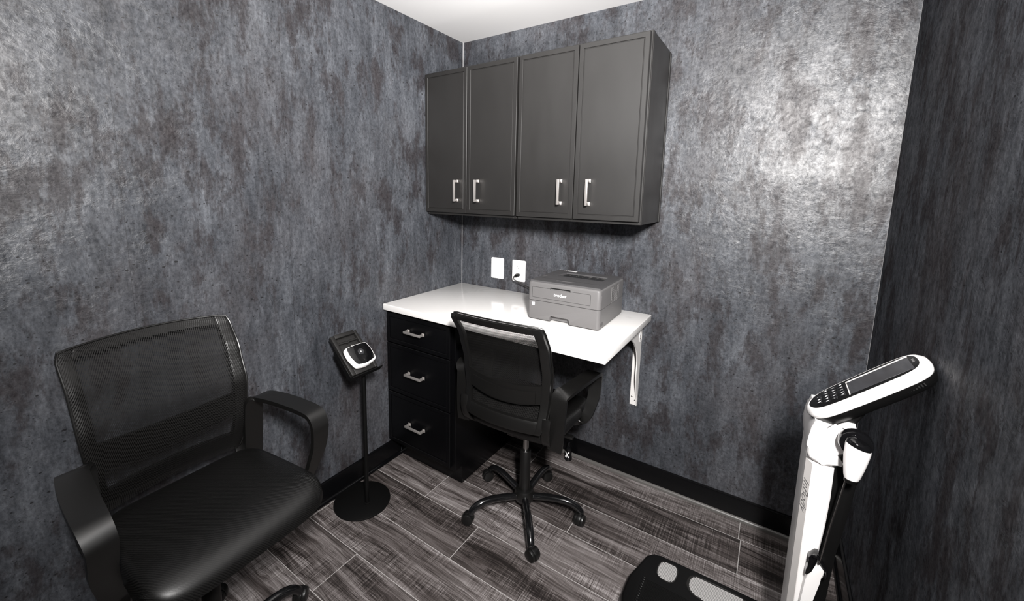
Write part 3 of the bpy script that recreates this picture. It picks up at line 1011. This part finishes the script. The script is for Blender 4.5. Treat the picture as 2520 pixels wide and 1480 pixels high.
    # ---- five-star base
    bm = new(); add_lathe(bm, [(0.030, 0.052), (0.040, 0.058), (0.046, 0.072), (0.046, 0.098), (0.040, 0.112), (0.027, 0.118)], 32); hub = obj('base_hub', bm, 'chair_plastic', t)
    for k in range(5):
        a = base_yaw + k * 2 * pi / 5
        d = Vector((cos(a), sin(a), 0)); sd = Vector((-sin(a), cos(a), 0))
        P = lambda r, z: d * r + Vector((0, 0, z))
        bm = new()
        pts = catmull([P(0.040, 0.082), P(0.090, 0.090), P(0.150, 0.096), P(0.205, 0.093), P(0.240, 0.080), P(0.260, 0.062), P(0.266, 0.050)], 6)
        sc = [(1.0 + .10 * sin(pi * i / (len(pts) - 1)), 1) for i in range(len(pts))]
        add_sweep(bm, pts, circ(0.0150, 14), side=sd, scales=sc)
        leg = obj('leg', bm, 'chair_gloss', t)
        # caster: stem, hood, twin wheels
        sw = a + (0.7, -1.9, 2.4, 1.2, -0.6)[k]
        cd = Vector((cos(sw), sin(sw), 0)); cs = Vector((-sin(sw), cos(sw), 0))
        c0 = P(0.266, 0.0) + cd * 0.012
        bm = new()
        for s in (-1, 1):
            m = frame(c0 + cs * (s * 0.013) + Vector((0, 0, 0.0255)), cd, (0, 0, 1), cs * s)
            add_lathe(bm, [(0.0, -0.009), (0.0235, -0.009), (0.0255, -0.006), (0.0255, 0.004), (0.0235, 0.0085), (0.016, 0.0105), (0.0, 0.011)], 24, m, False)
        # hood over the wheels
        hood = []
        for i in range(9):
            an = radians(-20 + i * 25)
            hood.append(c0 + cd * (0.0270 * cos(an)) + Vector((0, 0, 0.0255 + 0.0270 * sin(an))))
        add_sweep(bm, hood, rrect(0.020, 0.0035, 0.0015, 2), side=cs)
        add_lathe(bm, [(0.0105, 0.036), (0.0125, 0.046), (0.0125, 0.062), (0.009, 0.064)], 16, Matrix.Translation(P(0.266, 0)))
        obj('caster', bm, 'caster', leg)
    return t
office_chair('black mesh office chair pulled up to the white worktop, seen from behind', (0.815, -0.542), 0.050, 0.548, -0.945, (-0.010, 0), 0.965)
office_chair('black mesh office chair against the left wall facing into the room', (0.363, -1.685), -1.510, 0.584, 1.52, (0.0, 0.02), 1.045)

# ------------------------------------------------------------------ floor stand with its tilted holder, and the scanner on it
def floor_stand():
    t = thing('floor_stand', 'thin black floor stand with round base and tilted tray by the left wall', 'stand', (0.142, -0.952, 0))
    O = Vector((0.142, -0.952, 0))
    bm = new(); add_lathe(bm, [(0.1325, 0), (0.1335, 0.002), (0.1325, 0.006), (0.130, 0.0072), (0.02, 0.0075)], 64); obj('base_plate', bm, 'stand', t)
    bm = new()
    px = 0.180 - O.x
    add_tube(bm, [(px, -0.001, 0.0076), (px, -0.001, 0.672)], 0.0098, 20, 1, False)
    add_lathe(bm, [(0.015, 0.0076), (0.0145, 0.012), (0.0099, 0.013)], 20, Matrix.Translation((px, -0.001, 0)))
    obj('pole', bm, 'stand', t)
    # tilted tray: W along +y, U up the slope, Nn out of it
    tl = 0.75
    Wv = Vector((0, 1, 0)); U = Vector((-cos(tl), 0, sin(tl))); Nn = Vector((sin(tl), 0, cos(tl)))
    c = Vector((0.143, -0.972, 0.767)) - O
    m = frame(c, Wv, U, Nn)
    bm = new()
    add_box(bm, -0.078, 0.082, -0.112, 0.045, -0.020, -0.016, 0.001, 1, m)        # back plate
    add_box(bm, -0.080, 0.086, -0.116, -0.112, -0.020, 0.014, 0.001, 1, m)        # bottom lip
    add_box(bm, -0.0825, -0.0795, -0.112, 0.035, -0.020, 0.004, 0.001, 1, m)      # side lip
    add_box(bm, -0.03, 0.03, -0.090, -0.030, -0.034, -0.0195, 0.003, 1, m)        # pole clamp
    obj('tray', bm, 'stand', t)
    return m, O
sm, sO = floor_stand()

def scanner():
    t = thing('scanner', 'small white-rimmed black scanner with a round lens resting in the tilted stand tray', 'scanner', sO)
    m = sm
    # charcoal cradle: open frame
    bm = new()
    for x0, x1, y0, y1 in ((-0.070, -0.050, -0.104, 0.108), (0.054, 0.070, -0.104, 0.104), (-0.0505, 0.0545, 0.090, 0.110), (-0.0505, 0.0545, -0.104, 0.012)):
        add_box(bm, x0, x1, y0, y1, -0.0155, 0.004, 0.003, 2, m)
    add_box(bm, -0.0505, 0.0545, 0.010, 0.092, -0.0155, -0.011, 0.0, 1, m)
    obj('cradle', bm, 'frame_grey', t)
    bm = new()
    prof = [(-0.0495, 0), (-0.04, 0), (-0.008, 0), (0, -0.006), (0.008, 0), (0.044, 0), (0.0535, 0)]
    pts = [m @ Vector((a, 0.063 + b, -0.006)) for a, b in prof]
    add_sweep(bm, pts, circ(0.0052, 10))
    add_box(bm, -0.044, 0.048, 0.020, 0.050, -0.0108, -0.008, 0.001, 1, m)
    obj('cross_bar', bm, 'frame_grey', t)
    bm = new()
    add_sweep(bm, [m @ Vector(p) for p in ((0.004, 0.040, 0.0), (0.0045, 0.034, 0.001), (0.005, 0.028, 0.002), (0.0055, 0.016, 0.003))], circ(0.0068, 14), scales=[(.8, .8), (1, 1), (.85, .85), (.85, .85)])
    obj('cable_joint', bm, 'chrome', t)
    # scanner body: barrel-sided lozenge, thicker at left and bottom
    def oval(k, ox, oy, z):
        pts = []
        base = [(-0.058, 0.018), (0.0, 0.022), (0.060, 0.018), (0.069, -0.030), (0.064, -0.078), (0.0, -0.092), (-0.048, -0.082), (-0.064, -0.028)]
        cx, cy = 0.003, -0.035
        ps = [Vector((cx + (a - cx) * k + ox, cy + (b - cy) * k + oy, z)) for a, b in base]
        return [m @ p for p in bz(ps)]
    def bz(ps):
        out = []
        n = len(ps)
        corner = {0, 2, 4, 6}
        for i in range(n):
            p0, p1, p2 = ps[i - 1], ps[i], ps[(i + 1) % n]
            if i in corner:
                a = p1.lerp(p0, 0.22); b = p1.lerp(p2, 0.22)
                for k in range(5):
                    s = k / 4
                    out.append(a.lerp(p1, s).lerp(p1.lerp(b, s), s))
            else:
                a = p1.lerp(p0, 0.45); b = p1.lerp(p2, 0.45)
                for k in range(5):
                    s = k / 4
                    out.append(a.lerp(p1, s).lerp(p1.lerp(b, s), s))
        return out
    bm = new(); add_loft(bm, [oval(0.95, 0, 0, 0.0045), oval(1.0, 0, 0, 0.008), oval(1.0, 0, 0, 0.014)]); obj('body', bm, 'frame_grey', t)
    bm = new(); add_loft(bm, [oval(1.0, 0, 0, 0.0141), oval(1.0, 0.001, 0.001, 0.024), oval(0.975, 0.003, 0.002, 0.028), oval(0.93, 0.004, 0.004, 0.0292)]); obj('rim', bm, 'white_plastic', t)
    bm = new(); add_loft(bm, [oval(0.885, 0.005, 0.005, 0.0288), oval(0.885, 0.005, 0.005, 0.0300), oval(0.87, 0.005, 0.005, 0.0304)]); obj('glass_face', bm, 'black_gloss', t)
    bm = new(); add_lathe(bm, [(0.0155, 0.0302), (0.0155, 0.0330), (0.0140, 0.0340), (0.0130, 0.0328), (0.004, 0.0318), (0.0, 0.0318)], 32, m @ Matrix.Translation((0.010, -0.020, 0)), False)
    ln = obj('lens_button', bm, 'screen', t)
    bm = new(); add_lathe(bm, [(0.0030, 0.0319), (0.0030, 0.0324), (0.0016, 0.0324), (0.0016, 0.0319)], 16, m @ Matrix.Translation((0.010, -0.020, 0)), False)
    obj('lens_mark', bm, 'white_print', ln)
    lettering('logo', 'apogee', 0.0068, 'white_print', m @ Matrix.Translation((0.022, -0.083, 0.0307)), t, bold=0.0003)
scanner()

# ------------------------------------------------------------------ body composition scale
def body_scale():
    O = Vector((1.60, -0.705, 0))
    t = thing('body_composition_scale', 'white and black body composition scale with tilted display by the right wall', 'scale', O)
    def put(name, bm, mat, parent=None, **kw):
        bmesh.ops.translate(bm, verts=bm.verts, vec=-O)
        return obj(name, bm, mat, parent or t, **kw)
    # platform
    far = [(1.345, -0.705), (1.346, -0.660), (1.369, -0.572), (1.379, -0.530), (1.398, -0.506), (1.425, -0.496), (1.56, -0.492), (1.80, -0.492), (1.885, -0.50), (1.90, -0.56), (1.90, -0.705)]
    near = [(x, -1.41 - y) for x, y in reversed(far[1:-1])]
    plan = far + near
    cx, cy = 1.62, -0.705
    def ring(k, z): return [Vector((cx + (a - cx) * (1 - k / 0.27), cy + (b - cy) * (1 - k / 0.21), z)) for a, b in plan]
    bm = new(); add_loft(bm, [ring(-0.004, 0.012), ring(-0.010, 0.022), ring(-0.008, 0.034), ring(-0.001, 0.056), ring(0.003, 0.060), ring(0.008, 0.0615)]); pl = put('platform', bm, 'black_plastic')
    for x, y in ((1.42, -0.56), (1.42, -0.85), (1.80, -0.56), (1.80, -0.85)):
        bm = new(); add_lathe(bm, [(0.018, 0), (0.018, 0.0125)], 20, Matrix.Translation((x, y, 0)))
        put('levelling_foot', bm, 'black_matte')
    # ribbed field between the foot plates and slotted strip beside it
    bm = new()
    for i in range(24):
        y = -0.640 - i * 0.0056
        add_box(bm, 1.408, 1.74, y - 0.0014, y + 0.0014, 0.0612, 0.0626)
    put('ribbed_field', bm, 'black_plastic', smooth=False)
    bm = new()
    for i in range(13):
        y = -0.636 - i * 0.0110
        add_box(bm, 1.390, 1.403, y - 0.0040, y + 0.0026, 0.0612, 0.0634, 0.001, 1)
    put('slotted_strip', bm, 'black_plastic')
    # foot electrodes
    def pad(poly, mirror):
        q = [(a, b) for a, b in poly]
        if mirror: q = [(a, -1.41 - b) for a, b in q]
        q = [(p.x, p.y) for p in chaikin([(a, b, 0) for a, b in q], 2)]
        mx = sum(p[0] for p in q) / len(q); my = sum(p[1] for p in q) / len(q)
        g = lambda k: [Vector((mx + (a - mx) * k, my + (b - my) * k, 0)) for a, b in q]
        sc = lambda k, z: [Vector((a, b, z)) for a, b in q] if k == 1 else [Vector((v.x, v.y, z)) for v in g(k)]
        bm = new(); add_loft(bm, [sc(1.10, 0.0606), sc(1.09, 0.0632), sc(1.04, 0.0636), sc(1.0, 0.0626)]); bez = put('electrode_bezel', bm, 'frame_grey')
        bm = new()
        ys = [b for a, b in q]
        y = min(ys) + 0.003
        while y < max(ys) - 0.002:
            xs = []
            for (a0, b0), (a1, b1) in zip(q, q[1:] + q[:1]):
                if (b0 - y) * (b1 - y) < 0: xs.append(a0 + (a1 - a0) * (y - b0) / (b1 - b0))
            if len(xs) >= 2:
                x0, x1 = min(xs) + 0.001, max(xs) - 0.001
                prof = [(y - 0.0020, 0.0622), (y - 0.0012, 0.0640), (y + 0.0012, 0.0640), (y + 0.0020, 0.0622)]
                add_prism(bm, prof, YZ, x0, x1)
            y += 0.0060
        put('foot_electrode', bm, 'steel_pad', bez, smooth=False)
    heel = [(1.430, -0.545), (1.440, -0.525), (1.482, -0.519), (1.497, -0.535), (1.496, -0.585), (1.483, -0.606), (1.447, -0.606), (1.430, -0.590)]
    toe = [(1.540, -0.550), (1.552, -0.522), (1.60, -0.517), (1.70, -0.519), (1.735, -0.535), (1.735, -0.585), (1.70, -0.612), (1.575, -0.612), (1.542, -0.588)]
    for mr in (False, True):
        pad(heel, mr); pad(toe, mr)
    # column: white shell with pale user-side face, black spine behind
    y0, y1 = -0.800, -0.615
    bm = new()
    rings = []
    for z, xr in ((0.075, 1.856), (0.40, 1.858), (0.55, 1.861), (0.62, 1.866), (0.72, 1.869), (0.804, 1.868)):
        rings.append([Vector(p) for p in ((1.8245, y0, z), (xr - 0.003, y0, z), (xr, y0 + 0.003, z), (xr, y1, z), (1.8105, y1, z), (1.8105, y0 + 0.025, z))])
    add_loft(bm, rings)
    col = put('column', bm, 'white_plastic', angle=30)
    fx, fy = Vector((-0.014, 0.025, 0)).normalized(), Vector((-0.025, -0.014, 0)).normalized()
    fo = Vector((1.8175, y0 + 0.0125, 0.44))
    bm = new(); add_box(bm, -0.0138, 0.0138, -0.0002, 0.0012, -0.36, 0.362, 0.0004, 1, frame(fo, fx, fy, (0, 0, 1)))
    fc = put('column_face', bm, 'pale_plastic')
    mm = frame(Vector((fo.x, fo.y, 0.700)) - O + fy * 0.0013, (0, 0, -1), fx * -1, fy)
    lettering('logo', 'InBody', 0.034, 'grey_print', mm, fc, italic=0.30, bold=-0.0002)
    bm = new()
    add_prism(bm, [(1.8715, 0.87), (1.905, 0.885), (1.918, 0.80), (1.910, 0.70), (1.896, 0.56), (1.890, 0.42), (1.889, 0.0625), (1.8585, 0.0625), (1.8590, 0.40), (1.8620, 0.55), (1.8675, 0.62), (1.8700, 0.72), (1.8692, 0.80)], XZ, y0 + 0.006, y1 - 0.006, 0.003, 2)
    put('spine', bm, 'black_plastic', angle=30)
    # shoulder
    bm = new()
    sh = [(1.817, 0.922), (1.811, 0.900), (1.807, 0.879), (1.805, 0.852), (1.806, 0.830), (1.812, 0.816), (1.8235, 0.8085), (1.843, 0.8065), (1.868, 0.8050), (1.869, 0.820), (1.872, 0.832), (1.879, 0.842), (1.886, 0.868), (1.900, 0.890), (1.903, 0.915), (1.897, 0.934), (1.883, 0.934), (1.871, 0.927), (1.859, 0.915), (1.845, 0.9215), (1.829, 0.9235)]
    add_prism(bm, sh, XZ, y0 - 0.004, y1 + 0.004, 0.012, 4)
    put('shoulder', bm, 'white_plastic', angle=50)
    bm = new()
    for s_ in (0.0,):
        add_prism(bm, [(1.811, 0.795), (1.8125, 0.815), (1.818, 0.822), (1.8230, 0.812), (1.8235, 0.800), (1.820, 0.790)], XZ, y0 + 0.02, y1 - 0.01, 0.002, 2)
    put('column_cap', bm, 'white_plastic')
    # holder ring and hand electrode
    bm = new()
    m = frame((1.896, -0.815, 0.903), (1, 0, 0), (0, 0, 1), (0, -1, 0))
    add_lathe(bm, [(0.030, -0.004), (0.0335, 0.004), (0.0345, 0.016), (0.032, 0.024), (0.026, 0.026)], 36, m)
    put('holder_ring', bm, 'black_gloss')
    bm = new()
    m = frame((1.8945, -0.850, 0.815), (1, 0, 0), (0, 1, 0), (0.045, 0, 1))
    prof = [(0.0140, 0.004), (0.0165, 0.012), (0.0205, 0.035), (0.0240, 0.062), (0.0255, 0.085), (0.0250, 0.092)]
    rings = [[m @ Vector((r * cos(2 * pi * i / 32) * 1.0, r * sin(2 * pi * i / 32) * 0.85, z + (0.006 * -cos(2 * pi * i / 32) if z > .08 else 0))) for i in range(32)] for r, z in prof]
    add_loft(bm, rings)
    he = put('hand_electrode', bm, 'white_plastic')
    bm = new()
    rings = [[m @ Vector((r * cos(2 * pi * i / 32), r * sin(2 * pi * i / 32) * 0.85, z)) for i in range(32)] for r, z in ((0.009, -0.008), (0.0130, -0.005), (0.0145, 0.0038))]
    add_loft(bm, rings); put('electrode_tip', bm, 'black_plastic', he)
    bm = new()
    rings = [[m @ Vector((r * cos(2 * pi * i / 32), r * sin(2 * pi * i / 32) * 0.85, z + 0.006 * -cos(2 * pi * i / 32))) for i in range(32)] for r, z in ((0.0249, 0.0925), (0.0240, 0.100), (0.0180, 0.106), (0.008, 0.108))]
    add_loft(bm, rings); put('electrode_cap', bm, 'black_gloss', he)
    bm = new(); add_tube(bm, [(1.8860, -0.846, 0.812), (1.8790, -0.843, 0.74), (1.8700, -0.842, 0.66), (1.8640, -0.838, 0.58), (1.8600, -0.832, 0.545)], 0.0022, 8, 5); put('electrode_cable', bm, 'chrome')
    # lower cable guard
    bm = new()
    add_prism(bm, [(1.8570, 0.5400), (1.8735, 0.5310), (1.8755, 0.5240), (1.8740, 0.5060), (1.8650, 0.4890), (1.8590, 0.4210), (1.8540, 0.20), (1.8500, 0.08), (1.8290, 0.08), (1.8290, 0.20), (1.8340, 0.4060), (1.8385, 0.4830), (1.8400, 0.4950)], XZ, -0.826, -0.8005, 0.004, 3)
    put('cable_guard', bm, 'white_plastic', angle=50)
    bm = new()
    add_prism(bm, [(1.8390, 0.5470), (1.8510, 0.5640), (1.8585, 0.5660), (1.8570, 0.5410), (1.8490, 0.5110), (1.8400, 0.4965), (1.8365, 0.4985), (1.8368, 0.5110), (1.8410, 0.5270)], XZ, -0.828, -0.8005, 0.002, 2)
    put('guard_opening', bm, 'black_gloss', angle=50)
    bm = new()
    add_sweep(bm, catmull([(1.8480, -0.829, 0.5600), (1.8540, -0.830, 0.5640), (1.8620, -0.830, 0.5560), (1.8720, -0.830, 0.5420), (1.8790, -0.828, 0.5300), (1.8790, -0.822, 0.5080)], 5), rrect(0.010, 0.006, 0.002, 2), side=(0, 1, 0))
    put('guard_collar', bm, 'black_gloss')
    # display head: local frame l up the slope, w along y, n out of the face
    th = radians(43.0)
    L = Vector((cos(th), 0, sin(th))); Wd = Vector((0, 1, 0)); Nn = Vector((-sin(th), 0, cos(th)))
    hc = Vector((1.905, -0.745, 1.0325))
    hm = frame(hc, L, Wd, Nn)
    def outline(g, n, sx=0.0):
        base = [(-0.137 , 0.012), (-0.122, 0.040), (-0.090, 0.054), (-0.02, 0.057), (0.07, 0.057), (0.108, 0.050), (0.124, 0.030), (0.127, 0.0)]
        pts = [(a, b) for a, b in base] + [(a, -b) for a, b in reversed(base[:-1])] 
        ps = chaikin([(a, b, 0) for a, b in pts], 2)
        out = []
        for p in ps:
            k = (abs(p.x) / 0.13) ** 2
            out.append(hm @ Vector((p.x * (1 + g / 0.13) + sx, p.y * (1 + g / 0.055), n)))
        return out
    bm = new(); add_loft(bm, [outline(0.013, -0.022), outline(0.0155, -0.016), outline(0.015, -0.0100), outline(0.007, -0.0015), outline(0.0015, 0.0005), outline(0.0, 0.0)]); put('display_rim', bm, 'white_plastic', angle=60)
    bm = new(); add_loft(bm, [outline(-0.0005, -0.004), outline(-0.0005, 0.0004), outline(-0.002, 0.0012)]); pn = put('display_panel', bm, 'black_plastic', angle=60)
    bm = new(); add_loft(bm, [outline(0.0145, -0.0222), outline(0.012, -0.032), outline(0.004, -0.046), outline(-0.020, -0.056)]); put('head_underside', bm, 'black_plastic', angle=60)
    bm = new(); add_box(bm, -0.033, 0.110, -0.045, 0.034, 0.0012, 0.0022, 0.0004, 1, hm); scn = put('screen', bm, 'screen', pn)
    bm = new()
    add_box(bm, -0.034, 0.111, 0.0345, 0.0385, 0.0012, 0.0032, 0.0004, 1, hm)  # pale far-edge strip stands in for the ceiling line reflected in the screen
    add_box(bm, -0.0365, -0.0340, -0.045, 0.0385, 0.0012, 0.0028, 0.0004, 1, hm)
    put('screen_bezel_glint', bm, 'pale_plastic', pn)
    # keypad: four columns, legends are simple white digits
    legends = [['K', '1', '2', '3', 'C'], ['F', '4', '5', '6', '.'], ['M', '7', '8', '9', '0'], ['.', 'N', 'E']]
    for ci, colm in enumerate(legends):
        for ri, ch in enumerate(colm):
            l = -0.0505 - ci * 0.0195
            w_ = 0.036 - ri * 0.0165 - (0.020 if ci == 3 else 0)
            if abs(w_) > 0.045: continue
            bm = new()
            kp = rrect(0.0150, 0.0125, 0.004, 3, l, w_)
            add_loft(bm, [[hm @ Vector((a, b, z)) for a, b in kp] for z in (0.0012, 0.0024)])
            key = put('key', bm, 'black_gloss', pn)
            lettering('legend', ch, 0.0090, 'white_print', Matrix.Translation(-O) @ hm @ frame((l, w_, 0.0026), (0, -1, 0), (1, 0, 0), (0, 0, 1)), key)
    lettering('brand_marking', 'InBody', 0.008, 'grey_print', Matrix.Translation(-O) @ hm @ frame((0.1165, 0.0, 0.0016), (0, -1, 0), (1, 0, 0), (0, 0, 1)), pn)
    bm = new()
    for i in range(14):
        add_box(bm, 0.020 + i * 0.0062, 0.0232 + i * 0.0062, -0.0675, -0.0640, -0.0345, -0.0270, 0.0004, 1, hm)
    put('vent_slots', bm, 'black_matte')
    # neck
    bm = new()
    add_prism(bm, [(1.815, 0.928), (1.830, 0.921), (1.846, 0.919), (1.860, 0.912), (1.885, 0.930), (1.900, 0.930), (1.930, 1.000), (1.900, 1.005), (1.850, 0.965)], XZ, -0.785, -0.685, 0.006, 3)
    put('neck', bm, 'black_plastic', angle=50)
body_scale()

# ------------------------------------------------------------------ small bottle on the floor by the back baseboard
t = thing('bottle', 'small black conical bottle with a white mark, on the floor behind the desk chair', 'bottle', (0.828, -0.060, 0))
bm = new(); add_lathe(bm, [(0.021, 0.0), (0.0225, 0.003), (0.0225, 0.010), (0.0205, 0.016), (0.018, 0.050), (0.013, 0.078), (0.008, 0.088), (0.008, 0.104), (0.006, 0.106)], 32); obj('flask', bm, 'black_gloss', t)
bm = new()
def ms(x0, x1, z0, z1, sk=0.0):
    n = 4
    f = lambda x, z: Vector((sin(x / 0.0215) * (0.0213 - z * 0.045 + .0006), -cos(x / 0.0215) * (0.0213 - z * 0.045 + .0006), z))
    for k in range(n):
        a, b = x0 + (x1 - x0) * k / n, x0 + (x1 - x0) * (k + 1) / n
        vs = [bm.verts.new(f(a, z0)), bm.verts.new(f(b, z0)), bm.verts.new(f(b + sk, z1)), bm.verts.new(f(a + sk, z1))]
        bm.faces.new(vs)
ms(-0.012, -0.003, 0.046, 0.054, -0.002); ms(0.004, 0.014, 0.046, 0.054, 0.001); ms(-0.006, 0.006, 0.038, 0.046, -0.001); ms(-0.004, 0.005, 0.028, 0.038, 0.001)
ms(-0.014, -0.007, 0.021, 0.031, 0.004); ms(-0.003, 0.001, 0.020, 0.028, 0.0); ms(0.007, 0.013, 0.020, 0.030, 0.002)
obj('printed_mark', bm, 'white_print', t, smooth=False)
